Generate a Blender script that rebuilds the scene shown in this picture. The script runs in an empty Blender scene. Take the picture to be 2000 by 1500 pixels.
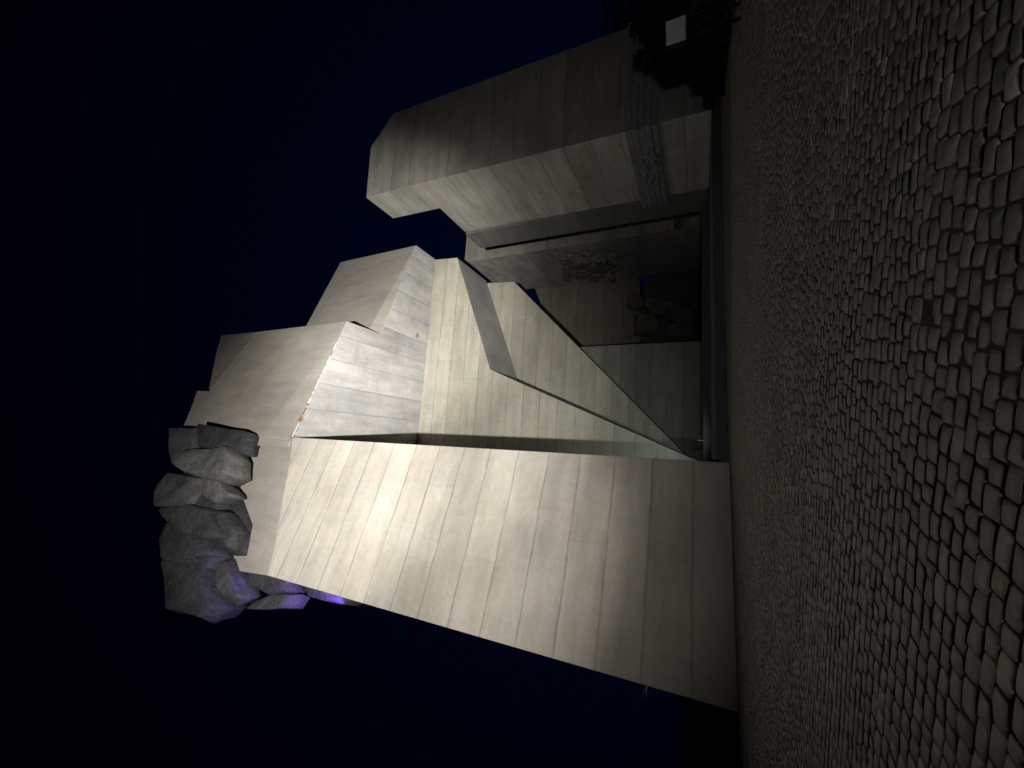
import bpy, bmesh, math, random
import numpy as np
from mathutils import Vector, noise
random.seed(7); rng = np.random.default_rng(11)
sc = bpy.context.scene
COL = sc.collection

# ------------------------------------------------------------------ camera
F = 770.0; TH = math.atan(366/770.0); CT, ST = math.cos(TH), math.sin(TH)
EYE = np.array([0, 0, 1.6])
def ray(x, y):                       # photograph pixel (2000x1500, photo lies on its side) -> world direction
    du = 750-y; dv = x-1000
    return np.array([du, F*CT+dv*ST, F*ST-dv*CT])
def at_z(x, y, z):
    r = ray(x, y); return EYE + r*(z-1.6)/r[2]
def on(x, y, P, n):
    r = ray(x, y); return EYE + r*np.dot(np.asarray(P)-EYE, n)/np.dot(r, n)
def unit(v):
    v = np.asarray(v, float); return v/np.linalg.norm(v)

cam = bpy.data.cameras.new('camera'); co = bpy.data.objects.new('camera', cam); COL.objects.link(co)
from mathutils import Matrix
fw = Vector((0, CT, ST)); up = Vector((0, -ST, CT)); rt = Vector((1, 0, 0))
m = Matrix((( -up.x, rt.x, -fw.x, 0), (-up.y, rt.y, -fw.y, 0), (-up.z, rt.z, -fw.z, 1.6), (0, 0, 0, 1)))
co.matrix_world = m
cam.sensor_fit = 'HORIZONTAL'; cam.sensor_width = 36; cam.lens = F/2000*36
cam.clip_start = 0.05; cam.clip_end = 4000
sc.camera = co

# ------------------------------------------------------------------ object helpers
def tag(o, label=None, cat=None, group=None, kind=None):
    if label: o['label'] = label
    if cat: o['category'] = cat
    if group: o['group'] = group
    if kind: o['kind'] = kind
    return o
def empty(name, loc, label=None, cat=None, group=None):
    o = bpy.data.objects.new(name, None); COL.objects.link(o); o.location = loc; o.empty_display_size = .3
    return tag(o, label, cat, group)
def mesh_obj(name, verts, faces, mat, parent=None, smooth=False):
    """verts in world coordinates; child meshes become relative to their thing"""
    me = bpy.data.meshes.new(name)
    off = np.zeros(3)
    p = parent
    while p is not None:
        off = off + np.array(p.location); p = p.parent
    vs = [tuple(np.asarray(v, float)-off) for v in verts]
    me.from_pydata(vs, [], faces); me.validate(); me.update()
    bm = bmesh.new(); bm.from_mesh(me); bmesh.ops.recalc_face_normals(bm, faces=bm.faces); bm.to_mesh(me); bm.free()
    for m_ in (mat if isinstance(mat, (list, tuple)) else [mat]): me.materials.append(m_)
    if smooth: me.polygons.foreach_set('use_smooth', [True]*len(me.polygons))
    o = bpy.data.objects.new(name, me); COL.objects.link(o)
    if parent is not None: o.parent = parent
    return o
def prism_data(front, vec):
    n = len(front); vec = np.asarray(vec, float)
    V = [np.asarray(p, float) for p in front] + [np.asarray(p, float)+vec for p in front]
    Fc = [tuple(range(n)), tuple(range(2*n-1, n-1, -1))]
    for i in range(n): Fc.append((i, i+n, (i+1) % n+n, (i+1) % n))
    return V, Fc
def bevel(o, w, seg=2):
    md = o.modifiers.new('edge', 'BEVEL'); md.width = w; md.segments = seg; md.limit_method = 'ANGLE'; md.angle_limit = math.radians(25)
def prism(name, front, vec, mat, parent=None, bev=0.04):
    V, Fc = prism_data(front, vec)
    o = mesh_obj(name, V, Fc, mat, parent)
    if bev: bevel(o, bev)
    return o
class MB:
    def __init__(s): s.v = []; s.f = []
    def add(s, V, Fc):
        b = len(s.v); s.v += list(V); s.f += [tuple(i+b for i in f) for f in Fc]
    def box(s, c, ex, ey, ez, lx, ly, lz):
        c = np.asarray(c, float); ex, ey, ez = map(unit, (ex, ey, ez))
        P = [c+sx*ex*lx/2+sy*ey*ly/2+sz*ez*lz/2 for sz in (-1, 1) for sx, sy in ((-1, -1), (1, -1), (1, 1), (-1, 1))]
        s.add(P, [(0, 3, 2, 1), (4, 5, 6, 7), (0, 1, 5, 4), (1, 2, 6, 5), (2, 3, 7, 6), (3, 0, 4, 7)])
    def tube(s, pts, rad, n=8):
        pts = [np.asarray(p, float) for p in pts]
        b = len(s.v)
        for i, p in enumerate(pts):
            t = unit(pts[min(i+1, len(pts)-1)]-pts[max(i-1, 0)])
            a = unit(np.cross(t, (0.31, .87, .39))); bb = np.cross(t, a)
            r = rad[i] if isinstance(rad, (list, tuple)) else rad
            for k in range(n):
                s.v.append(p+r*(a*math.cos(2*math.pi*k/n)+bb*math.sin(2*math.pi*k/n)))
        for i in range(len(pts)-1):
            for k in range(n):
                s.f.append((b+i*n+k, b+i*n+(k+1) % n, b+(i+1)*n+(k+1) % n, b+(i+1)*n+k))
        s.f.append(tuple(b+k for k in range(n))[::-1]); s.f.append(tuple(b+(len(pts)-1)*n+k for k in range(n)))
    def build(s, name, mat, parent=None, smooth=False): return mesh_obj(name, s.v, s.f, mat, parent, smooth)

# ------------------------------------------------------------------ materials
class NT:
    def __init__(s, name):
        s.m = bpy.data.materials.new(name); s.m.use_nodes = True; s.t = s.m.node_tree
        s.t.nodes.clear()
        s.out = s.n('ShaderNodeOutputMaterial'); s.b = s.n('ShaderNodeBsdfPrincipled')
        s.l(s.b.outputs[0], s.out.inputs[0])
        s.b.inputs['Specular IOR Level'].default_value = .25
        s.pos = s.n('ShaderNodeNewGeometry').outputs['Position']
    def n(s, t, **k):
        x = s.t.nodes.new(t)
        for a, v in k.items(): setattr(x, a, v)
        return x
    def l(s, a, b): s.t.links.new(a, b)
    def set(s, sock, v):
        if hasattr(v, 'is_linked') or isinstance(v, bpy.types.NodeSocket): s.l(v, sock)
        else: sock.default_value = v
    def math(s, op, a, b=None, c=None, clamp=False):
        x = s.n('ShaderNodeMath', operation=op); x.use_clamp = clamp
        s.set(x.inputs[0], a)
        if b is not None: s.set(x.inputs[1], b)
        if c is not None: s.set(x.inputs[2], c)
        return x.outputs[0]
    def vmath(s, op, a, b):
        x = s.n('ShaderNodeVectorMath', operation=op); s.set(x.inputs[0], a); s.set(x.inputs[1], b)
        return x.outputs['Value'] if op in ('DOT_PRODUCT', 'DISTANCE') else x.outputs[0]
    def noise(s, vec, scale, detail=4, rough=.55, dist=0):
        x = s.n('ShaderNodeTexNoise'); s.l(vec, x.inputs['Vector']); x.inputs['Scale'].default_value = scale
        x.inputs['Detail'].default_value = detail; x.inputs['Roughness'].default_value = rough; x.inputs['Distortion'].default_value = dist
        return x.outputs['Fac']
    def comb(s, x, y, z):
        c = s.n('ShaderNodeCombineXYZ'); s.set(c.inputs[0], x); s.set(c.inputs[1], y); s.set(c.inputs[2], z); return c.outputs[0]
    def maprange(s, v, a, b, c, d, smooth=False):
        x = s.n('ShaderNodeMapRange'); x.clamp = True
        if smooth: x.interpolation_type = 'SMOOTHSTEP'
        s.set(x.inputs['Value'], v)
        for k, q in zip(('From Min', 'From Max', 'To Min', 'To Max'), (a, b, c, d)): x.inputs[k].default_value = q
        return x.outputs['Result']
    def mix(s, fac, a, b, mode='MIX'):
        x = s.n('ShaderNodeMix', data_type='RGBA', blend_type=mode)
        s.set(x.inputs[0], fac)
        for sock, v in ((x.inputs[6], a), (x.inputs[7], b)):
            s.set(sock, (*v, 1) if isinstance(v, tuple) and len(v) == 3 else v)
        return x.outputs[2]
    def scale(s, col, v):
        return s.mix(1.0, col, s.comb(v, v, v), 'MULTIPLY')
    def bump(s, h, strength, dist):
        x = s.n('ShaderNodeBump'); x.inputs['Strength'].default_value = strength; x.inputs['Distance'].default_value = dist
        s.l(h, x.inputs['Height']); s.l(x.outputs[0], s.b.inputs['Normal'])

def concrete(name, col, axis=(0, 0, 1), wall=(.87, .49, 0), lift=2.35, phase=0.0, contrast=.62, stains=(), joint_dark=.38):
    """board-marked cast concrete: lift joints every `lift` metres along `axis`, streaks that run along the lift (`wall`)"""
    t = NT(name)
    c = t.vmath('DOT_PRODUCT', t.pos, axis)             # across the lifts
    w = t.vmath('DOT_PRODUCT', t.pos, wall)             # along the lifts
    lv = 0.0 if joint_dark < .15 else 1.0
    wob = t.math('MULTIPLY', t.math('SUBTRACT', t.noise(t.pos, .55, 3), .5), .16)
    cc = t.math('DIVIDE', t.math('ADD', t.math('ADD', c, wob), phase), lift)
    idx = t.math('FLOOR', cc); fr = t.math('FRACT', cc)
    dj = t.math('MULTIPLY', t.math('MINIMUM', fr, t.math('SUBTRACT', 1.0, fr)), lift)   # metres from the joint
    brk = t.maprange(t.noise(t.comb(t.math('MULTIPLY', w, .35), t.math('MULTIPLY', idx, 7.3), 0.0), 1.0, 3), .38, .62, .35, 1.0)
    j = t.math('MULTIPLY', t.maprange(dj, .012, .11, 1, 0, True), brk)
    # lift to lift tone
    wn = t.n('ShaderNodeTexWhiteNoise', noise_dimensions='1D'); t.l(idx, wn.inputs['W'])
    tone = t.maprange(wn.outputs['Value'], 0, 1, 1-.12*contrast*lv, 1+.10*contrast*lv)
    # half lift (board change inside the lift), faint
    half = t.math('GREATER_THAN', fr, .47)
    tone = t.math('MULTIPLY', tone, t.math('ADD', 1.0, t.math('MULTIPLY', half, -.05*contrast*lv)))
    # soft streaks along the lift, bent by a slow wobble
    wv = t.math('MULTIPLY', t.math('SUBTRACT', t.noise(t.pos, .18, 2), .5), 1.2*lv)
    sv = t.comb(t.math('MULTIPLY', w, .16), t.math('ADD', t.math('MULTIPLY', c, .8), wv), t.math('MULTIPLY', idx, 5.7*lv))
    st = t.noise(sv, 1.0, 5, .55, .2)
    tone = t.math('MULTIPLY', tone, t.maprange(st, .28, .72, 1-.28*contrast, 1+.24*contrast))
    rn = t.noise(t.comb(t.math('MULTIPLY', w, .8), t.math('MULTIPLY', c, .25), 9.7), 1.0, 5, .6, .8)
    tone = t.math('MULTIPLY', tone, t.maprange(rn, .45, .8, 1, 1-.16*contrast))
    bm_ = t.noise(t.comb(t.math('MULTIPLY', w, .6), t.math('MULTIPLY', c, 6.0), 1.3), 1.0, 3, .6)
    tone = t.math('MULTIPLY', tone, t.maprange(bm_, .3, .7, 1-.035*contrast, 1+.035*contrast))
    blot = t.noise(t.pos, .22, 6, .6, .6)
    tone = t.math('MULTIPLY', tone, t.maprange(blot, .3, .7, 1-.17*contrast, 1+.14*contrast))
    fine = t.noise(t.pos, 3.2, 6, .7)
    tone = t.math('MULTIPLY', tone, t.maprange(fine, .25, .75, .9, 1.1))
    tone = t.math('MULTIPLY', tone, t.math('SUBTRACT', 1.0, t.math('MULTIPLY', j, joint_dark)))
    # short construction joints across the lift
    k = t.math('ADD', t.math('DIVIDE', w, 5.1), t.math('MULTIPLY', wn.outputs['Value'], 3.0))
    kf = t.math('FRACT', k); kd = t.math('MULTIPLY', t.math('MINIMUM', kf, t.math('SUBTRACT', 1.0, kf)), 5.1)
    kj = t.math('MULTIPLY', t.maprange(kd, .01, .05, 1, 0, True), t.maprange(rn, .5, .6, 0, .5))
    tone = t.math('MULTIPLY', tone, t.math('SUBTRACT', 1.0, t.math('MULTIPLY', kj, .22)))
    wp2 = t.n('ShaderNodeTexWhiteNoise', noise_dimensions='2D'); t.l(t.comb(idx, t.math('FLOOR', k), 0.0), wp2.inputs['Vector'])
    tone = t.math('MULTIPLY', tone, t.maprange(wp2.outputs['Value'], 0, 1, 1-.07*contrast*lv, 1+.05*contrast*lv))
    pit = t.noise(t.pos, 5.5, 3, .7)
    tone = t.math('MULTIPLY', tone, t.maprange(pit, .66, .74, 1, .80))
    warm = t.noise(t.pos, .35, 3)
    base = t.mix(t.maprange(warm, .35, .65, 0, 1), col, tuple(a*b for a, b in zip(col, (1.02, .985, .935))))
    base = t.scale(base, tone)
    for (P, r, amt) in stains:
        dd = t.vmath('DISTANCE', t.pos, tuple(P))
        dd = t.math('ADD', dd, t.math('MULTIPLY', t.math('SUBTRACT', t.noise(t.pos, 2.3, 5, .7), .5), r*2.2))
        base = t.mix(t.maprange(dd, r*.2, r, amt, 0, True), base, (.20, .085, .025))
    t.l(base, t.b.inputs['Base Color'])
    t.b.inputs['Roughness'].default_value = .88
    hgt = t.math('ADD', t.math('MULTIPLY', j, -.8), t.math('ADD', t.math('MULTIPLY', bm_, .25), t.math('MULTIPLY', fine, .35)))
    t.bump(hgt, .5, .06)
    return t.m

def stone(name, col, scale=1.2, bumpd=.12, contrast=1.0):
    t = NT(name)
    a = t.noise(t.pos, scale, 7, .62, .4); b = t.noise(t.pos, scale*5, 5, .7)
    v = t.math('MULTIPLY', t.maprange(a, .28, .72, 1-.45*contrast, 1+.45*contrast), t.maprange(b, .3, .7, .75, 1.25))
    li = t.noise(t.pos, scale*1.9, 6, .75, .8)
    v = t.math('MULTIPLY', v, t.maprange(li, .56, .66, 1, 1+.7*contrast))
    t.l(t.scale((*col, 1), v), t.b.inputs['Base Color'])
    t.b.inputs['Roughness'].default_value = .85
    t.bump(t.math('ADD', a, t.math('MULTIPLY', b, .5)), 1.0, bumpd)
    return t.m
def plain(name, col, rough=.6, metal=0, var=.2, scale=4):
    t = NT(name)
    a = t.noise(t.pos, scale, 5, .6)
    t.l(t.scale((*col, 1), t.maprange(a, .3, .7, 1-var, 1+var)), t.b.inputs['Base Color'])
    t.b.inputs['Roughness'].default_value = rough; t.b.inputs['Metallic'].default_value = metal
    return t.m

# ------------------------------------------------------------------ the monument's main directions and points
Z = np.array([0, 0, 1.0])
Br = at_z(1424, 903, 0); Bl = at_z(1441, 1391, 0)
D = unit(Br-Bl); N1 = np.array([D[1], -D[0], 0])          # front of the near pylon, N1 points to the viewer
R = on(571, 854, Br, N1); L = on(522, 1124, Br, N1); H = R[2]
M1c = at_z(678, 627, H); S0 = at_z(742, 657, H); M2c = at_z(813, 479, H)
T2 = at_z(850, 507, H); TL = at_z(816, 849, H)
A = unit(T2-TL); B = np.array([-A[1], A[0], 0])           # A runs across the view, B away from the viewer
NB = -B
def frontal(x, y, P): return on(x, y, P, NB)

HORIZ1 = tuple(D)
m_pylon = concrete('pylon_concrete', (.42, .395, .35), wall=HORIZ1, phase=.4)
rust_P = [(at_z(815, 655, H), .55, .8), (at_z(808, 625, H), .3, .35)]
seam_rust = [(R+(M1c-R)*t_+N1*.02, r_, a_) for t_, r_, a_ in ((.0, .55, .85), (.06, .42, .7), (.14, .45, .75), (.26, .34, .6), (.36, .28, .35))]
m_upper = concrete('upper_concrete', (.34, .32, .285), axis=HORIZ1, wall=(0, 0, 1), lift=8.0, contrast=.5, joint_dark=.02, stains=seam_rust)  # darker tone than the shaft, rust stains along the seam

m_soffit = concrete('soffit_concrete', (.40, .395, .39), axis=tuple(A), wall=tuple(B), lift=2.9, phase=1.1, contrast=.8, stains=rust_P+seam_rust)
m_fin = concrete('fin_concrete', (.40, .385, .325), wall=tuple(A), phase=1.2)
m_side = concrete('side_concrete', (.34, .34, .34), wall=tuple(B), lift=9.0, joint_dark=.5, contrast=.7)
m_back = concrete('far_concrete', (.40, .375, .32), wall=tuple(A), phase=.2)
m_tower = concrete('tower_concrete', (.36, .335, .28), wall=tuple(unit(A+B*.9)), lift=2.9, phase=.1, contrast=1.1)
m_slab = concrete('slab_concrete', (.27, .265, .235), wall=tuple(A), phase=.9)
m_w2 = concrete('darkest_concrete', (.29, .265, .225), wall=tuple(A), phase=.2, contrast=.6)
m_ts0 = concrete('relief_side_painted_light', (.46, .45, .43), wall=tuple(B), lift=7, contrast=.9)  # relief tower's grazed side: missing light put into a paler colour
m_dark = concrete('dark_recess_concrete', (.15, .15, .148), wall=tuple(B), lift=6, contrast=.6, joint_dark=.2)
m_granite = stone('granite', (.050, .049, .050), .6, .3, 1.0)
m_granite_l = stone('pale_granite', (.095, .093, .09), .6, .3, 1.0)
m_granite_d = stone('dark_granite', (.032, .032, .035), .6, .3, 1.0)
m_relief = stone('carved_relief_stone', (.20, .19, .165), 1.0, .25)
m_figure = stone('dark_figure_stone', (.20, .185, .16), .8, .25, .6)
m_frieze = stone('frieze_stone', (.20, .20, .21), 1.6, .08, .7)

# ------------------------------------------------------------------ near pylon
pylon = empty('concrete_pylon', tuple((Br+Bl)/2), 'tallest pale concrete pylon, brightest lit, with flat jutting blocks and granite on top', 'monument')
PT = lambda x, y: on(x, y, Br, N1)
shaft = [Br-Z*.3, R, PT(567, 899), PT(558, 944), PT(549, 992), PT(543, 1040), PT(535, 1075), L, Bl-Z*.3]
prism('shaft', shaft, -N1*6.0, m_pylon, pylon, .05)
# facet above the ridge: leans back
tilt = math.radians(11)
Rd = unit(R-L)
NU = unit(N1*math.cos(tilt)+Z*math.sin(tilt)); NU = unit(NU-Rd*np.dot(NU, Rd))
PU = lambda x, y: on(x, y, R, NU)
facet = [R-Z*.02, PT(567, 899)-Z*.02, PT(558, 944)-Z*.02, PT(549, 992)-Z*.02, PT(543, 1040)-Z*.02, PT(535, 1075)-Z*.02, L-Z*.02, PU(447, 1112), PU(430, 1060), PU(405, 950), PU(400, 870), PU(505, 849)]
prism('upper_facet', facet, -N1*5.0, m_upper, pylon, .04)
# jutting blocks: flat undersides seen from below
tl = math.radians(7)
NM = unit(N1*math.cos(tl)+Z*math.sin(tl))
PM = lambda x, y: on(x, y, M1c, NM)
Lb = np.dot(T2-M1c, B)
low = lambda p, q: p
ca, cb = PM(503, 648), PM(410, 764)
blk1 = [R-D*1.0, M1c, ca, cb, PM(385, 763), PM(372, 800), PM(350, 850), PM(395, 900), PM(500, 870)]
def block(name, poly, depth, parent):
    V, Fc = prism_data(poly, B*depth)
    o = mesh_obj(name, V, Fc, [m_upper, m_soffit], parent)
    for p in o.data.polygons:
        if p.normal.z < -.9: p.material_index = 1
    bevel(o, .05)
    return o
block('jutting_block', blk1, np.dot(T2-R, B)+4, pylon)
ax_ = unit(cb-ca); NC = NM*math.cos(.07)+np.cross(ax_, NM)*math.sin(.07)
if np.dot(NC, Z) < NM[2]: NC = NM*math.cos(.07)-np.cross(ax_, NM)*math.sin(.07)
PC = lambda x, y: on(x, y, ca, NC)
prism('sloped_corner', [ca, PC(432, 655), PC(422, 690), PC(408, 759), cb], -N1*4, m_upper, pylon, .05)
PM2 = lambda x, y: on(x, y, M2c, NM)
blk2 = [S0+Z*.004, M2c+Z*.004, PM2(665, 512), PM2(600, 632), PM2(585, 660), PM2(700, 680)]
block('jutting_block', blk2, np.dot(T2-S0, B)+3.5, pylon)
# fin wall under the blocks
PF = lambda x, y: frontal(x, y, T2)
f1 = [TL-A*2-Z*.004, T2-Z*.004, PF(893, 503), PF(957, 721), PF(1013, 746.5), PF(1330, 886), PF(1385, 910)]
f1 += [np.array([f1[-1][0], f1[-1][1], .2]), f1[0]*[1, 1, 0]+[0, 0, .2]]
e0 = PF(893, 503)
ths = []
for (xb, yb), p in (((952, 550), PF(893, 503)), ((1009, 740), PF(957, 721))):
    r = ray(xb, yb); M = np.array([B, -r]).T
    sol = np.linalg.lstsq(M, EYE-p, rcond=None)[0]; ths.append(sol[0])
TF = float(np.mean(ths)); print('fin thickness', ths)
V, Fc = prism_data(f1, B*TF)
fin1 = mesh_obj('fin_wall', V, Fc, [m_fin, m_side], pylon)
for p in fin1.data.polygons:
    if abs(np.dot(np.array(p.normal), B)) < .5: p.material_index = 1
bevel(fin1, .05)
# metal drip edge on the seam, rusting
mdrip = NT('rusty_flashing')
ra = mdrip.noise(mdrip.pos, 1.1, 4, .6)
mdrip.l(mdrip.mix(mdrip.maprange(ra, .45, .58, 0, 1), (.55, .55, .55), (.25, .12, .045)), mdrip.b.inputs['Base Color'])
mdrip.b.inputs['Roughness'].default_value = .55
mdrip.b.inputs['Metallic'].default_value = .0
mb = MB()
SD = unit(M1c-R)
for t0, t1 in ((.0, .16), (.17, .36), (.38, .57), (.585, .80)):
    p = R+(M1c-R)*t0; q = R+(M1c-R)*t1
    mb.box((p+q)/2+N1*.05-Z*.03, SD, N1, Z, np.linalg.norm(q-p), .10, .09)
mb.build('drip_edge', mdrip.m, pylon)
m_rust = plain('rust', (.20, .09, .035), .9, 0, .4, 6)
for t in (.13, .25):
    p = R+(M1c-R)*t
    mb = MB(); mb.box(p+N1*.05+Z*.02, SD, N1, Z, .20, .10, .24); mb.build('rusty_bracket', m_rust, pylon)

# ------------------------------------------------------------------ boulders / granite
def boulder_mesh(poly, at, nrm, depth, back=0.0, shrink=.86, seed=0, rough=.16):
    """a faceted quarried block whose outline is poly; `at(x,y)` puts a pixel on the block's mid plane"""
    rr = random.Random(seed)
    mid = [np.asarray(at(x, y)) for x, y in poly]
    mid = [p-nrm*back for p in mid]
    c = sum(mid)/len(mid)
    pts = list(mid)
    for p in mid:
        pts.append(c+(p-c)*(shrink+rr.uniform(-.08, .08))+nrm*depth*rr.uniform(.32, .55))
        pts.append(c+(p-c)*(shrink+rr.uniform(-.08, .05))-nrm*depth*rr.uniform(.4, .6))
    bm = bmesh.new()
    for p in pts: bm.verts.new(p)
    bmesh.ops.convex_hull(bm, input=bm.verts)
    bmesh.ops.dissolve_limit(bm, angle_limit=.12, verts=bm.verts, edges=bm.edges)
    bmesh.ops.bevel(bm, geom=list(bm.edges), offset=.09*min(1, depth/2), segments=1, affect='EDGES', profile=.5)
    bmesh.ops.triangulate(bm, faces=bm.faces)
    bmesh.ops.subdivide_edges(bm, edges=[e for e in bm.edges if e.calc_length() > .9], cuts=2, use_grid_fill=True)
    bmesh.ops.triangulate(bm, faces=bm.faces)
    for v in bm.verts:
        q = v.co*.55+Vector((seed*3.7, 0, 0))
        d_ = noise.noise_vector(q)*rough+noise.noise_vector(v.co*2.1+Vector((0, seed, 0)))*rough*.3
        v.co += d_
    bm.normal_update()
    V = [np.array(v.co) for v in bm.verts]; Fc = [tuple(w.index for w in f.verts) for f in bm.faces]
    bm.verts.index_update()
    Fc = [tuple(w.index for w in f.verts) for f in bm.faces]
    bm.free()
    return V, Fc
topc = PT(400, 1000)
lion = empty('granite_lion', tuple(PT(480, 1000)-N1*1), 'rough grey granite lion of stacked blocks on top of the tallest pylon, partly purple', 'sculpture')
G = [
 ([(345, 835), (408, 837), (418, 880), (380, 905), (352, 920), (341, 890)], .3, 3.0),
 ([(408, 837), (505, 848), (497, 892), (440, 884), (403, 880)], -.2, 2.4),
 ([(368, 915), (388, 888), (480, 882), (495, 902), (488, 940), (462, 952), (430, 945), (395, 935)], -1.0, 3.0),
 ([(355, 926), (429, 938), (414, 971), (402, 1004), (339, 1000), (333, 968)], -.6, 3.2),
 ([(424, 938), (462, 950), (478, 975), (438, 988), (408, 972)], -.5, 2.2),
 ([(340, 1000), (402, 985), (440, 1000), (455, 1025), (470, 1060), (430, 1062), (375, 1045), (345, 1025)], -.4, 3.0),
 ([(324, 1055), (345, 1015), (395, 1035), (432, 1055), (442, 1090), (415, 1097), (385, 1092), (342, 1104), (328, 1085)], .2, 3.4),
 ([(333, 1090), (385, 1084), (420, 1097), (428, 1150), (436, 1190), (405, 1217), (365, 1205), (342, 1195)], .6, 3.6),
 ([(414, 1090), (441, 1088), (458, 1130), (470, 1168), (440, 1183), (424, 1150)], 1.0, 2.6),
 ([(440, 1090), (500, 1110), (532, 1125), (527, 1152), (490, 1162), (463, 1142)], 2.6, 3.0),
 ([(489, 1155), (537, 1156), (518, 1187), (489, 1181), (440, 1190), (434, 1176), (466, 1164)], 3.0, 2.6),
 ([(523, 1128), (590, 1135), (651, 1165), (624, 1179), (534, 1163)], 4.2, 2.6),
 ([(436, 998), (462, 1000), (482, 1040), (466, 1078), (438, 1060)], -.3, 2.0),
 ([(372, 890), (430, 880), (470, 890), (440, 960), (380, 950)], .9, 3.2),
 ([(362, 880), (410, 872), (440, 900), (420, 935), (372, 930)], .4, 2.6),
 ([(352, 985), (410, 962), (448, 985), (430, 1020), (370, 1022)], .1, 2.8),
 ([(345, 1065), (400, 1050), (440, 1080), (425, 1118), (360, 1112)], .3, 2.8),
 ([(385, 985), (450, 960), (490, 1020), (470, 1090), (400, 1080)], 1.8, 3.4),
]
for i, (poly, back, dep) in enumerate(G):
    V, Fc = boulder_mesh(poly, PT, N1, dep, back, seed=i+1)
    mesh_obj('granite_block', V, Fc, {2: m_granite_l, 4: m_granite_l, 1: m_granite_d, 5: m_granite_d, 12: m_granite_d}.get(i, m_granite if i < 6 or i in (8, 10) else m_granite_d), lion, True)

# ------------------------------------------------------------------ second fin, third wall
d2 = T2+B*(TF+.6)
P2 = lambda x, y: frontal(x, y, d2)
p0 = P2(945, 553)
f2 = [P2(940, 960), P2(945, 553), P2(1004, 550), P2(1330, 880), P2(1378, 928)]
f2 = [np.array([f2[0][0], f2[0][1], p0[2]])] + f2[1:]
f2 += [np.array([f2[-1][0], f2[-1][1], .3]), f2[0]*[1, 1, 0]+[0, 0, .3]]
fin2 = empty('concrete_fin', tuple(np.array([p0[0]-10, p0[1], 0])), 'lit concrete fin with a diagonal right edge, behind the front fin wall', 'monument fin')
prism('fin_wall', f2, B*5, m_fin, fin2, .05)
d3 = d2+B*8
P3 = lambda x, y: frontal(x, y, d3)
f3 = [P3(1095, 679.5), P3(1376, 665), P3(1376, 960), P3(1095, 960)]
w3 = empty('concrete_slab', tuple(P3(1376, 800)), 'low grey concrete slab with horizontal joints behind the diagonal fin', 'monument wall')
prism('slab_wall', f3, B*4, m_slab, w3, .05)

# ------------------------------------------------------------------ middle tower (relief) W1
d4 = d3+B*7
P4 = lambda x, y: frontal(x, y, d4)
c1 = P4(988, 593-0) if False else P4(907, 512)
# near corner is at pixel (907,512); the front face runs right, the side face recedes along B
zt = c1[2]
cornb = np.array([P4(1092, 505)[0], P4(1092, 505)[1], 0])
w1 = empty('relief_tower', tuple(np.array([c1[0]+3, c1[1]+2, 0])), 'dim concrete tower with a rocky carved relief on its edge, behind the notched tower', 'monument tower')
wid = 15.0
r = ray(1027, 565); M = np.array([B, -r]).T
# depth of the side face: vertical edge through (1027,565)
best = min((abs((lambda q: np.cross(q[:2]-EYE[:2], unit(r[:2])))(c1+B*t)), t) for t in np.linspace(1, 40, 400))
dep1 = best[1]; print('W1', c1, 'side depth', dep1)
fr = [c1, c1+A*wid, (c1+A*wid)*[1, 1, 0]+Z*.8, c1*[1, 1, 0]+Z*.8]
V, Fc = prism_data(fr, B*dep1)
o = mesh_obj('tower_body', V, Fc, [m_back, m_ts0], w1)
for p in o.data.polygons:
    if abs(np.dot(np.array(p.normal), A)) > .5: p.material_index = 1
bevel(o, .05)
# carved relief: rough stone slabs standing proud of the corner
def relief(name, polys, at, nrm, proud, mat, parent, seed0):
    mbb = MB()
    for i, pl in enumerate(polys):
        V, Fc = boulder_mesh(pl, at, nrm, proud*random.uniform(.8, 1.5), 0, .72, seed0+i, .10)
        mbb.add(V, Fc)
    mbb.build(name, mat, parent)
def heap(x0, x1, y0, y1, n, seed):
    q = random.Random(seed); out = []
    for _ in range(n):
        cx, cy = q.uniform(x0, x1), q.uniform(y0, y1); rx, ry = q.uniform(5, 15), q.uniform(3, 9); a0 = q.uniform(0, 6.28); tw = q.uniform(-.7, .7)
        out.append([(cx+rx*math.cos(a0+k*6.283/5)*q.uniform(.75, 1.2)+tw*ry*math.sin(a0+k*6.283/5), cy+ry*math.sin(a0+k*6.283/5)*q.uniform(.75, 1.2)) for k in range(5)])
    return out
polys = heap(1098, 1200, 490, 512, 40, 5)
relief('relief', polys, P4, NB, .8, m_relief, w1, 40)
# the same carving wraps round on to the side face
NA = -A
PS = lambda x, y: on(x, y, c1, NA)
polys = heap(1102, 1202, 510, 547, 60, 9)
relief('relief', polys, PS, NA, .8, m_relief, w1, 140)
# plinth course near the base of the tower
mb = MB()
pz = P4(1325, 500)[2]
mb.box((c1*[1, 1, 0]+A*(wid/2)+Z*pz)-B*.3, A, B, Z, wid, .8, 1.6)
mb.build('plinth_course', m_dark, w1)

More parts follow.
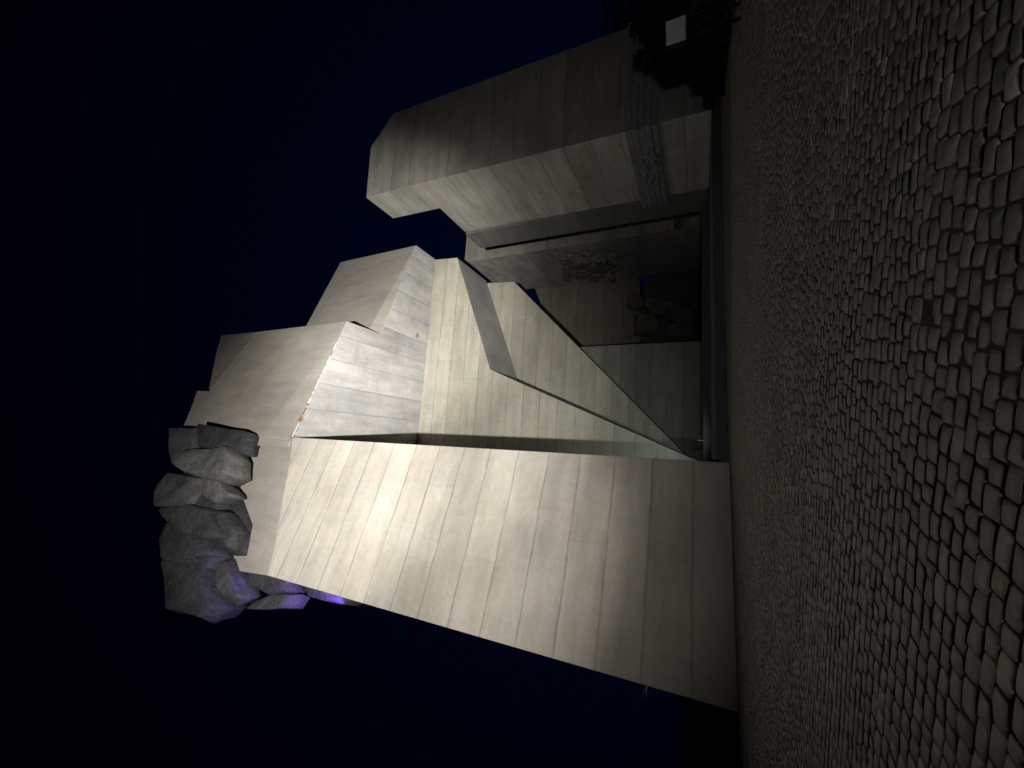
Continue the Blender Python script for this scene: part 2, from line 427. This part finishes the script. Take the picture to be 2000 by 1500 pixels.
# ------------------------------------------------------------------ far tower W2
d5 = d4+B*max(dep1+3, 24)
P5 = lambda x, y: frontal(x, y, d5)
w2 = empty('far_tower', tuple(P5(1366, 620)), 'darkest concrete tower at the far end of the gap, above hulking dark figures', 'monument tower')
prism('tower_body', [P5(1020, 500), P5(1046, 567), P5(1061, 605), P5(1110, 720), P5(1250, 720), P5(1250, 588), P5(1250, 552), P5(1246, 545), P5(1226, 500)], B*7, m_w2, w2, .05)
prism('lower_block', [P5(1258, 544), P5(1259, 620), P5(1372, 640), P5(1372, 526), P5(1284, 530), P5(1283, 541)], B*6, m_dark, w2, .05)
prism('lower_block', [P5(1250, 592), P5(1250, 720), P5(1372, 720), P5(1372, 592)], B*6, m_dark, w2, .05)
fig = [
 [(1228, 590), (1240, 584), (1262, 590), (1270, 600), (1258, 613), (1240, 617), (1226, 606)],
 [(1262, 585), (1300, 590), (1318, 610), (1300, 632), (1272, 628), (1258, 610)],
 [(1300, 595), (1345, 600), (1362, 625), (1350, 650), (1310, 640)],
 [(1245, 622), (1280, 620), (1300, 645), (1285, 668), (1240, 660)],
 [(1295, 640), (1340, 640), (1362, 655), (1355, 672), (1300, 668)],
]
grp = 'hulking dark figures at the foot of the far tower'
for i, pl in enumerate(fig[:]):
    pass
fo = empty('stone_figure', tuple(P5(1366, 620)-B*3), 'hulking dark stone figure group at the foot of the darkest tower', 'sculpture')
for i, pl in enumerate(fig):
    V, Fc = boulder_mesh(pl, P5, NB, 4.0, -3.0, .75, 300+i, .35)
    mesh_obj('carved_block', V, Fc, m_figure, fo)

# ------------------------------------------------------------------ right tower
zb = .62
tc = at_z(1390, 214, zb)
PA = lambda x, y: on(x, y, tc, NB)          # front face (runs along A)
PB = lambda x, y: on(x, y, tc, NA)          # left face (runs along B)
tow = empty('right_tower', tuple(tc*[1, 1, 0]+Z*zb), 'dim concrete tower with a notched top and a carved stone band near its foot', 'monument tower')
ta = PA(715, 386); tb = PA(724, 287); tcx = PA(769, 221); te = PA(1250, 45)
wA = np.dot(te-tc, A)
print('tower', tc, 'top', ta, tb, tcx, 'right', te)
# lean-in tolerated: keep the true outline of the front face
front = [tc, PA(925, 341), PA(816, 369), ta, tb, tcx, te, te*[1, 1, 0]+Z*zb]
dA = np.dot(PB(906, 459)-tc, B); dB = np.dot(PB(764, 435)-tc, B); print('depths', dA, dB, PB(861, 414), PB(906, 459))
# body: low part full depth, upper part shallower
zn = PB(861, 414)[2]
k = [PA(925, 341), PA(816, 369)]
zl = .5*(zn+PB(906, 459)[2])
cl = tc+(ta-tc)*((zl-tc[2])/(ta[2]-tc[2]))
er = tcx+(te-tcx)*((zl-tcx[2])/(te[2]-tcx[2]))
lowp = [tc, cl, er, te, te*[1, 1, 0]+Z*zb]
m_tf = concrete('tower_front_painted_shade', (.275, .265, .24), wall=tuple(A), lift=2.9, phase=.1, contrast=.75)  # front face: its shade put into a darker copy of the concrete
m_ts = concrete('tower_side_painted_light', (.39, .38, .35), wall=tuple(B), lift=2.9, phase=.1, contrast=.8)  # left face: light painted in as a paler copy
def tower_part(name, poly, depth):
    V, Fc = prism_data(poly, B*depth)
    o = mesh_obj(name, V, Fc, [m_tf, m_ts], tow)
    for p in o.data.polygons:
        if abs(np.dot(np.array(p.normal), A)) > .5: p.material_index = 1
    bevel(o, .05); return o
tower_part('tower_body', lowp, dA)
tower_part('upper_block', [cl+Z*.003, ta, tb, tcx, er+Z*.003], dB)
# dark recessed rear part
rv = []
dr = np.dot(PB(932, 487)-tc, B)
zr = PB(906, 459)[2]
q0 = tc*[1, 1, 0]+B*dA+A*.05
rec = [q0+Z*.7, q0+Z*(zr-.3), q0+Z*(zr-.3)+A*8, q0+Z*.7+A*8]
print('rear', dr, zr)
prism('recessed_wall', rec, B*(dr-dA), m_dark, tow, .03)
# carved band: stone courses proud of the faces
z0 = PA(1285, 247)[2]; z1 = PA(1221, 262)[2]; print('band', z0, z1)
mb = MB(); rr = random.Random(3)
nc = 5; hh = (z1-z0)/nc
t0 = tc*[1, 1, 0]
lean = (ta-tc)/(ta[2]-tc[2])
for k in range(nc):
    zc = z0+hh*(k+.5)
    base = t0+lean*[1, 1, 0]*(zc-zb)
    proud = (.34, .42, .38, .46, .40)[k]
    s = -proud
    while s < wA-.3:
        w_ = min(rr.uniform(1.4, 3.6), wA-s); pr = proud+rr.uniform(-.05, .05)
        mb.box(base+A*(s+w_/2)+Z*zc-B*(pr/2-.1), A, B, Z, w_-.03, pr+.2, hh-.03); s += w_
    s = .02
    while s < dA+.6:
        w_ = min(rr.uniform(1.4, 3.6), dA+.9-s); pr = proud+rr.uniform(-.05, .05)
        mb.box(base+B*(s+w_/2+.1)+Z*zc-A*(pr/2-.1), A, B, Z, pr+.2, w_-.03, hh-.03); s += w_
bo = mb.build('carved_band', m_frieze, tow); bevel(bo, .03, 1)
# raised carving on the side band
mb = MB(); base = t0+lean*[1, 1, 0]*((z0+z1)/2-zb)
for i in range(26):
    s = dA*(.28+.5*i/26)+rr.uniform(-.2, .2); zz = z0+(z1-z0)*(.48+.22*math.sin(i*1.1)+rr.uniform(-.06, .06))
    mb.box(base+B*s+Z*zz-A*.55, A, unit(B+Z*rr.uniform(-.8, .8)), unit(Z-B*rr.uniform(-.8, .8)), .25, rr.uniform(.3, .9), rr.uniform(.15, .3))
mb.build('band_carving', stone('pale_carving', (.25, .25, .255), 2, .05, .5), tow)

# ------------------------------------------------------------------ ground
m_cob = NT('cobblestone')
at = m_cob.n('ShaderNodeAttribute', attribute_name='tone'); tv = at.outputs['Fac']
a = m_cob.noise(m_cob.pos, 18, 6, .65); b = m_cob.noise(m_cob.pos, 90, 4, .7)
base = m_cob.mix(m_cob.math('FRACT', m_cob.math('MULTIPLY', tv, 7.31)), (.112, .094, .078), (.090, .087, .082))
hot = m_cob.maprange(tv, .92, 1.0, 1.0, 1.5)
grime = m_cob.maprange(m_cob.noise(m_cob.pos, .8, 5, .65), .35, .65, .82, 1.2)
base = m_cob.mix(m_cob.maprange(m_cob.noise(m_cob.pos, 2.2, 5, .6), .58, .72, 0, .6), base, (.085, .088, .055))
v = m_cob.math('MULTIPLY', m_cob.math('MULTIPLY', m_cob.math('MULTIPLY', hot, grime), m_cob.maprange(tv, 0, .9, .80, 1.32)), m_cob.math('MULTIPLY', m_cob.maprange(a, .3, .7, .78, 1.2), m_cob.maprange(b, .3, .7, .88, 1.12)))
m_cob.l(m_cob.scale(base, v), m_cob.b.inputs['Base Color'])
m_cob.l(m_cob.maprange(a, .3, .7, .38, .7), m_cob.b.inputs['Roughness']); m_cob.b.inputs['Specular IOR Level'].default_value = .5
m_cob.bump(m_cob.math('ADD', a, m_cob.math('MULTIPLY', b, .25)), .55, .012)
m_bed = plain('joint_soil', (.05, .042, .034), .95, 0, .4, 14)
# far paving: same setts drawn by a brick texture
m_far = NT('far_cobbles')
RD = unit((-.982, .19, 0)); RT = np.array([RD[1], -RD[0], 0])
fu = m_far.vmath('DOT_PRODUCT', m_far.pos, tuple(RD)); fv = m_far.vmath('DOT_PRODUCT', m_far.pos, tuple(RT))
bt = m_far.n('ShaderNodeTexBrick'); bt.offset = .5; bt.squash = 1
m_far.l(m_far.comb(fu, fv, 0.0), bt.inputs['Vector'])
bt.inputs['Scale'].default_value = 1; bt.inputs['Brick Width'].default_value = .21; bt.inputs['Row Height'].default_value = .14
bt.inputs['Mortar Size'].default_value = .012; bt.inputs['Mortar Smooth'].default_value = .6
bt.inputs['Color1'].default_value = (.085, .078, .068, 1); bt.inputs['Color2'].default_value = (.06, .058, .055, 1); bt.inputs['Mortar'].default_value = (.035, .032, .028, 1)
fa = m_far.noise(m_far.pos, 1.2, 6, .65)
m_far.l(m_far.scale(bt.outputs['Color'], m_far.maprange(fa, .3, .7, .75, 1.25)), m_far.b.inputs['Base Color'])
m_far.b.inputs['Roughness'].default_value = .7
m_far.bump(m_far.math('SUBTRACT', m_far.noise(m_far.pos, 9, 4), bt.outputs['Fac']), .5, .02)

def cobbles():
    Vs = []; Fs = []; T = []; nv = 0
    yfar = 25.0
    def grid(n):
        g = {8: [-1, -.97, -.86, -.35, .35, .86, .97, 1], 5: [-1, -.86, 0, .86, 1], 4: [-1, -.8, .8, 1]}[n]
        return np.array(g)
    cache = {}
    for n in (8, 5, 4):
        g = grid(n); aa, bb = np.meshgrid(g, g, indexing='ij'); aa = aa.ravel(); bb = bb.ravel()
        fc = [(i*n+j, (i+1)*n+j, (i+1)*n+j+1, i*n+j+1) for i in range(n-1) for j in range(n-1)]
        cache[n] = (aa, bb, np.array(fc))
    t = -2.0; row = 0
    # row coordinate t grows away from the viewer along -RT ; s along RD
    away = -RT if RT[1] < 0 else RT
    tmax = yfar*1.1+6
    t = -6.0
    while t < tmax:
        wt = rng.uniform(.128, .158)
        s = -34+rng.uniform(0, .2)
        ws = rng.uniform(.15, .27, 500)
        edges = s+np.cumsum(ws)
        cs = edges-ws/2
        P = RD[None, :2]*cs[:, None]+away[None, :2]*(t+wt/2)
        ok = (P[:, 1] > .6) & (P[:, 1] < yfar) & (np.abs(P[:, 0]) < P[:, 1]*1.06+3.2)
        hole = at_z(1806, 612, 0)[:2]
        for i in np.nonzero(ok)[0]:
            if np.hypot(*(P[i]-hole)) < .085: continue
            y_ = P[i, 1]
            n = 8 if y_ < 8 else (5 if y_ < 13 else 4)
            aa, bb, fc = cache[n]
            hl = ws[i]/2-rng.uniform(.002, .006); ht = wt/2-rng.uniform(.002, .006)
            pa = aa*(1-.05*np.abs(bb)**6); pb = bb*(1-.08*np.abs(aa)**6)
            # irregular quad corners
            q = np.clip(rng.normal(0, .05, (2, 2, 2)), -.09, .09)
            u_ = (aa+1)/2; v_ = (bb+1)/2
            ja = q[0, 0, 0]*(1-u_)*(1-v_)+q[1, 0, 0]*u_*(1-v_)+q[0, 1, 0]*(1-u_)*v_+q[1, 1, 0]*u_*v_
            jb = q[0, 0, 1]*(1-u_)*(1-v_)+q[1, 0, 1]*u_*(1-v_)+q[0, 1, 1]*(1-u_)*v_+q[1, 1, 1]*u_*v_
            X = (pa+ja)*hl; Y = (pb+jb*1.6)*ht
            top = rng.normal(0, .0035)
            prof = (np.clip(1-np.abs(aa)**9, 0, 1)*np.clip(1-np.abs(bb)**7, 0, 1))**.5
            z_ = -.021+(.021+top)*prof + aa*rng.normal(0, .0035)*prof+bb*rng.normal(0, .0035)*prof
            if n > 4: z_ = z_+rng.normal(0, .0015, len(aa))*prof
            pos2 = P[i]+RD[None, :2]*X[:, None]+away[None, :2]*Y[:, None]
            # rows wander a little
            px, py = pos2[:, 0], pos2[:, 1]
            dx = .04*np.sin(px*.4+py*.5); dy = .05*np.sin(px*.45+.3*py)
            zz = z_+.008*np.sin(px*1.7+.6)*np.sin(py*1.4)
            Vs.append(np.column_stack((px+dx, py+dy, zz))); Fs.append(fc+nv); nv += len(aa)
            T.append(np.full(len(aa), rng.random()))
        t += wt; row += 1
    return np.vstack(Vs), np.vstack(Fs), np.concatenate(T)
V, Fq, T = cobbles(); print('cobble verts', len(V))
nb = len(V)
bed = np.array([(-34, -1, -.0165), (34, -1, -.0165), (34, 25.0, -.0165), (-34, 25.0, -.0165)])
oz = -.012
ring = np.array([(-120, -60, oz), (120, -60, oz), (120, 100, oz), (-120, 100, oz), (-34, -1, oz), (34, -1, oz), (34, 25.0, oz), (-34, 25.0, oz)])
AV = np.vstack((V, bed, ring))
me = bpy.data.meshes.new('plaza')
extra = [(nb, nb+1, nb+2, nb+3)]; r0 = nb+4
extra += [(r0, r0+1, r0+5, r0+4), (r0+1, r0+2, r0+6, r0+5), (r0+2, r0+3, r0+7, r0+6), (r0+3, r0, r0+4, r0+7)]
allF = np.vstack((Fq, np.array(extra)))
me.vertices.add(len(AV)); me.vertices.foreach_set('co', AV.astype(np.float32).ravel())
me.loops.add(allF.size); me.loops.foreach_set('vertex_index', allF.astype(np.int32).ravel())
me.polygons.add(len(allF)); me.polygons.foreach_set('loop_start', np.arange(0, allF.size, 4, dtype=np.int32))
mi = np.zeros(len(allF), np.int32); mi[len(Fq)] = 1; mi[len(Fq)+1:] = 2
me.polygons.foreach_set('material_index', mi)
sm = np.ones(len(allF), bool); sm[len(Fq):] = False
me.polygons.foreach_set('use_smooth', sm)
me.update(); me.validate()
ta_ = me.attributes.new('tone', 'FLOAT', 'POINT'); tt = np.full(len(AV), .5, np.float32); tt[:nb] = T; ta_.data.foreach_set('value', tt)
for q in (m_cob.m, m_bed, m_far.m): me.materials.append(q)
po = bpy.data.objects.new('plaza', me); COL.objects.link(po); tag(po, kind='structure')

m_grass = plain('dark_grass', (.04, .05, .025), .95, 0, .4, .6)
g = mesh_obj('terrain', [(-1500, -1500, -.06), (1500, -1500, -.06), (1500, 1500, -.06), (-1500, 1500, -.06)], [(0, 1, 2, 3)], m_grass); tag(g, kind='structure')

# terrace with steps between the pylon and the tower
m_step = stone('step_stone', (.085, .085, .09), 1.5, .04, .6)
F0 = Br+N1*.0+D*.03+B*.4; F1 = tc*[1, 1, 0]-B*1.2-A*1.0; F2 = F1+A*45
def terrace(k, base0, base1, back, zlo, zhi):
    pass
mb = MB()
for k in range(4):
    o = B*(.55*k)
    fp = [F0*[1, 1, 0]+o, F1+o, F2+o, F2+B*60, F0*[1, 1, 0]+B*60]
    zlo = -.1 if k == 0 else .155*k-.02; zhi = .155*(k+1)
    mb.add(*prism_data([p+Z*zlo for p in fp], Z*(zhi-zlo)))
G0 = TL+B*(-6)-A*1; G1 = tc*[1, 1, 0]+B*8-A*3
for k in range(4):
    o = B*(.5*k)
    fp = [G0*[1, 1, 0]+o, G1+o, G1+B*50, G0*[1, 1, 0]+B*60]
    zlo = .55+.15*k; zhi = .62+.16*(k+1)
    mb.add(*prism_data([p+Z*zlo for p in fp], Z*(zhi-zlo)))
st = mb.build('terrace', m_step); tag(st, kind='structure')

# slim post by the second flight of steps
pp = at_z(1387, 861, .64)
po_ = empty('marker_post', tuple(pp), 'slim pale metal post standing on the steps right of the tallest pylon', 'post')
mb = MB(); hgt = 1.05
mb.tube([pp, pp+Z*hgt], .03); mb.build('post_shaft', plain('post_metal', (.5, .5, .5), .4), po_)
mb = MB(); mb.tube([pp+Z*hgt, pp+Z*(hgt+.05)], .045); mb.build('post_cap', plain('post_cap_metal', (.4, .4, .4), .4), po_)
mb = MB(); mb.tube([pp, pp+Z*.03], .10); mb.build('base_plate', plain('base_metal', (.2, .2, .2), .5), po_)

# ------------------------------------------------------------------ sign at the right
dsg = 25.0
r = ray(1339, 53); Q = EYE+r/np.linalg.norm(r[:2])*dsg
sn = unit((-.45, -1, 0))
PSn = lambda x, y: on(x, y, Q, sn)
qs = [PSn(1299, 43), PSn(1303, 90), PSn(1339, 77), PSn(1339, 29)]
ex = unit((qs[1]+qs[2]-qs[0]-qs[3])*[1, 1, 0]); 
cc = sum(qs)/4; ws_ = abs(np.dot(((qs[1]+qs[2])-(qs[0]+qs[3]))/2, ex)); hs_ = ((qs[0]+qs[1])-(qs[2]+qs[3]))[2]/2
print('sign', cc, ws_, hs_)
sg = empty('sign_board', tuple(cc*[1, 1, 0]), 'small blank pale square sign on a dark box, in front of dark bushes', 'sign')
ey = np.array([-ex[1], ex[0], 0]); ey = ey if np.dot(ey, sn) > 0 else -ey
mb = MB(); mb.box(cc-ey*.40, ex, ey, Z, ws_+.04, .75, hs_+.04); mb.build('sign_box', plain('dark_metal', (.006, .006, .006), .5), sg)
mb = MB(); mb.box(cc-ey*.005, ex, ey, Z, ws_, .04, hs_); mb.build('sign_panel', plain('sign_panel', (.26, .26, .31), .6, 0, .12, 6), sg)
mb = MB()
zb_ = cc[2]-hs_/2
for sx in (-.3, .3):
    mb = MB(); mb.box(cc*[1, 1, 0]-ey*.4+ex*ws_*sx+Z*(zb_/2), ex, ey, Z, .12, .12, zb_-.02); mb.build('leg', plain('dark_post_metal', (.004, .004, .004), .95), sg)

# ------------------------------------------------------------------ vegetation
m_leaf = NT('leaves')
la = m_leaf.noise(m_leaf.pos, 1.1, 4)
m_leaf.l(m_leaf.mix(m_leaf.maprange(la, .35, .65, 0, 1), (.005, .007, .003), (.010, .013, .005)), m_leaf.b.inputs['Base Color'])
m_leaf.b.inputs['Specular IOR Level'].default_value = .02
m_bark = plain('bark', (.05, .04, .03), .95, 0, .4, 5)
def foliage(c, rx, ry, rz, n, size, rr):
    V = []; Fc = []
    clumps = []
    for _ in range(max(8, int(n/90))):
        th = rr.uniform(0, 2*math.pi); ph = math.acos(rr.uniform(-.75, 1)); q = rr.uniform(.35, 1.0)**.6
        clumps.append((np.array([math.sin(ph)*math.cos(th)*rx*q, math.sin(ph)*math.sin(th)*ry*q, math.cos(ph)*rz*q]), rr.uniform(.16, .34)*min(rx, ry)))
    for i in range(n):
        cc_, rad = rr.choice(clumps)
        d_ = unit([rr.gauss(0, 1) for _ in range(3)])*rad*rr.uniform(.3, 1)**.5
        p = np.asarray(c)+cc_+d_
        a_ = unit([rr.gauss(0, 1) for _ in range(3)]); b_ = unit(np.cross(a_, [rr.gauss(0, 1) for _ in range(3)]))
        s_ = size*rr.uniform(.6, 1.3)
        b = len(V); V += [p-a_*s_, p-b_*s_*.5, p+a_*s_, p+b_*s_*.5]; Fc.append((b, b+1, b+2, b+3))
    return V, Fc
def tree(name, x, y, h, rad, label, cat, group, seed, trunk=True, n=2600, size=.22):
    rr = random.Random(seed)
    t_ = empty(name, (x, y, -.05), label, cat, group)
    base = np.array([x, y, -.05])
    mbt = MB()
    if trunk:
        mbt.tube([base, base+Z*h*.3+[.1, 0, 0], base+Z*h*.75], [h*.03, h*.022, h*.008])
        for k in range(6):
            a_ = rr.uniform(0, 6.28); z_ = h*rr.uniform(.3, .55)
            mbt.tube([base+Z*z_, base+Z*(z_+h*.15)+np.array([math.cos(a_), math.sin(a_), 0])*rad*.6], [h*.01, h*.004], 5)
        mbt.build('trunk', m_bark, t_)
        V, Fc = foliage(base+Z*h*.62, rad, rad, h*.38, n, size, rr)
    else:
        for k in range(5):
            a_ = rr.uniform(0, 6.28)
            mbt.tube([base, base+Z*h*.6+np.array([math.cos(a_), math.sin(a_), 0])*rad*.4], [.05, .02], 5)
        mbt.build('stem', m_bark, t_)
        V, Fc = foliage(base+Z*h*.45, rad, rad, h*.5, n, size, rr)
    mesh_obj('crown' if trunk else 'foliage', V, Fc, m_leaf.m, t_)
def ground_at(px, dist):       # a point `dist` metres away below photo row px
    r = ray(1390, px); r = r/np.linalg.norm(r[:2]); return r[0]*dist, r[1]*dist
for i, (py, dist, h, rad) in enumerate(((-40, 62, 11.5, 4.2), (15, 70, 11, 4.0), (60, 80, 10.0, 3.8))):
    x, y = ground_at(py, dist); tree('tree', x, y, h, rad, 'dark tree in night shade beyond the right edge of the notched tower', 'tree', 'dark trees beyond the right tower', 50+i)
for i, (py, dist, h, rad) in enumerate(((15, 30, 4.4, 2.0), (62, 33, 3.3, 1.6), (105, 36, 2.4, 1.5), (155, 38, 1.5, 1.2), (-20, 30, 5.2, 2.4))):
    x, y = ground_at(py, dist); tree('bush', x, y, h, rad, 'dark bush in night shade at the foot of the notched tower', 'bush', 'dark bushes at the foot of the notched tower', 70+i, False, 2200, .16)
for i, (py, dist, h, rad) in enumerate(((1430, 27, .9, .9), (1465, 26, 1.0, 1.0), (1500, 25, 1.0, 1.0), (1400, 55, 3.4, 2.2), (1440, 50, 3.6, 2.4), (1485, 48, 3.6, 2.4), (1540, 46, 3.8, 2.4))):
    x, y = ground_at(py, dist); tree('bush', x, y, h, rad, 'dark bush in night shade beyond the left foot of the tallest pylon', 'bush', 'dark bushes left of the tallest pylon', 90+i, False, 1800, .18)
# tuft of weed on the pylon's left edge
wp = PT(1266, 1340)
wd = empty('weed_tuft', tuple(wp), 'tiny dry weed growing from the left edge of the tallest pylon', 'weed')
mb = MB(); rr = random.Random(2)
for k in range(5):
    e = wp+(-D)*rr.uniform(.3, .62)+Z*rr.uniform(-.1, .3)+N1*rr.uniform(-.1, .1)
    mb.tube([wp+D*.05, (wp+e)/2+Z*.06, e], [.012, .010, .004], 5)
mb.build('stalk', plain('dry_stalk', (.25, .22, .14), .9), wd)

# ------------------------------------------------------------------ sky
w = bpy.data.worlds.new('World'); sc.world = w; w.use_nodes = True
nt = w.node_tree; bg = nt.nodes['Background']
tc_ = nt.nodes.new('ShaderNodeTexCoord')
dt = nt.nodes.new('ShaderNodeVectorMath'); dt.operation = 'DOT_PRODUCT'      # sky brightest low beyond the monument, darker away from it
nt.links.new(tc_.outputs['Generated'], dt.inputs[0]); dt.inputs[1].default_value = (.10, .95, .29)
rp = nt.nodes.new('ShaderNodeValToRGB'); nt.links.new(dt.outputs['Value'], rp.inputs[0])
cr = rp.color_ramp; cr.elements[0].position = .35; cr.elements[0].color = (.0001, .0002, .0013, 1)
cr.elements[1].position = 1.0; cr.elements[1].color = (.0001, .0015, .0100, 1)
e = cr.elements.new(.62); e.color = (.0001, .0004, .0026, 1)
e = cr.elements.new(.82); e.color = (.0001, .0010, .0064, 1)
nt.links.new(rp.outputs[0], bg.inputs['Color']); bg.inputs['Strength'].default_value = 1.0

# ------------------------------------------------------------------ floodlights
def spot(name, loc, target, power, size, blend, col, rad=.15):
    l = bpy.data.lights.new(name, 'SPOT'); l.energy = power; l.spot_size = math.radians(size); l.spot_blend = blend; l.color = col; l.shadow_soft_size = rad
    o = bpy.data.objects.new(name, l); COL.objects.link(o); o.location = loc
    d_ = Vector(target)-Vector(loc); o.rotation_euler = d_.to_track_quat('-Z', 'Y').to_euler()
    return o
LAMP = (-1.6, -9.0, .7)          # a cluster of floodlights on the ground behind the viewer
FC = (1, .975, .925)
spot('floodlight', LAMP, PT(570, 890), 150e3, 42, 1.0, FC, .3)
spot('floodlight', LAMP, PT(760, 960), 66e3, 58, 1.0, FC, .3)
spot('floodlight', LAMP, at_z(770, 580, H), 200e3, 38, 1.0, FC, .3)
spot('floodlight', LAMP, PF(850, 670), 62e3, 52, 1.0, FC, .3)
spot('floodlight', LAMP, P2(930, 540)+Z*7, 11e3, 82, 1.0, FC, .3)
spot('floodlight', LAMP, PT(930, 950), 9e3, 62, 1.0, FC, .3)
spot('step_light', (-3.6, 33.0, 1.4), PF(1225, 848), 2200, 75, .9, (.85, 1, .98), .1)
spot('step_light', (-4.0, 31.0, 1.9), at_z(1395, 780, .6), 25, 80, .8, (.75, .9, 1), .1)
lp = PT(625, 1205)-N1*1.6
spot('purple_light', tuple(lp), tuple(PT(475, 1140)-N1*2.6), 6000, 110, .5, (.26, .11, 1), .1)

spot('purple_light', tuple(PT(500, 1142)+N1*.5), tuple(PT(442, 1122)-N1*.4), 420, 48, .7, (.22, .09, 1), .08)
sc.view_settings.view_transform = 'Standard'; sc.view_settings.look = 'None'; sc.view_settings.gamma = 1; sc.view_settings.exposure = 0
sc.render.resolution_x = 1024; sc.render.resolution_y = 768
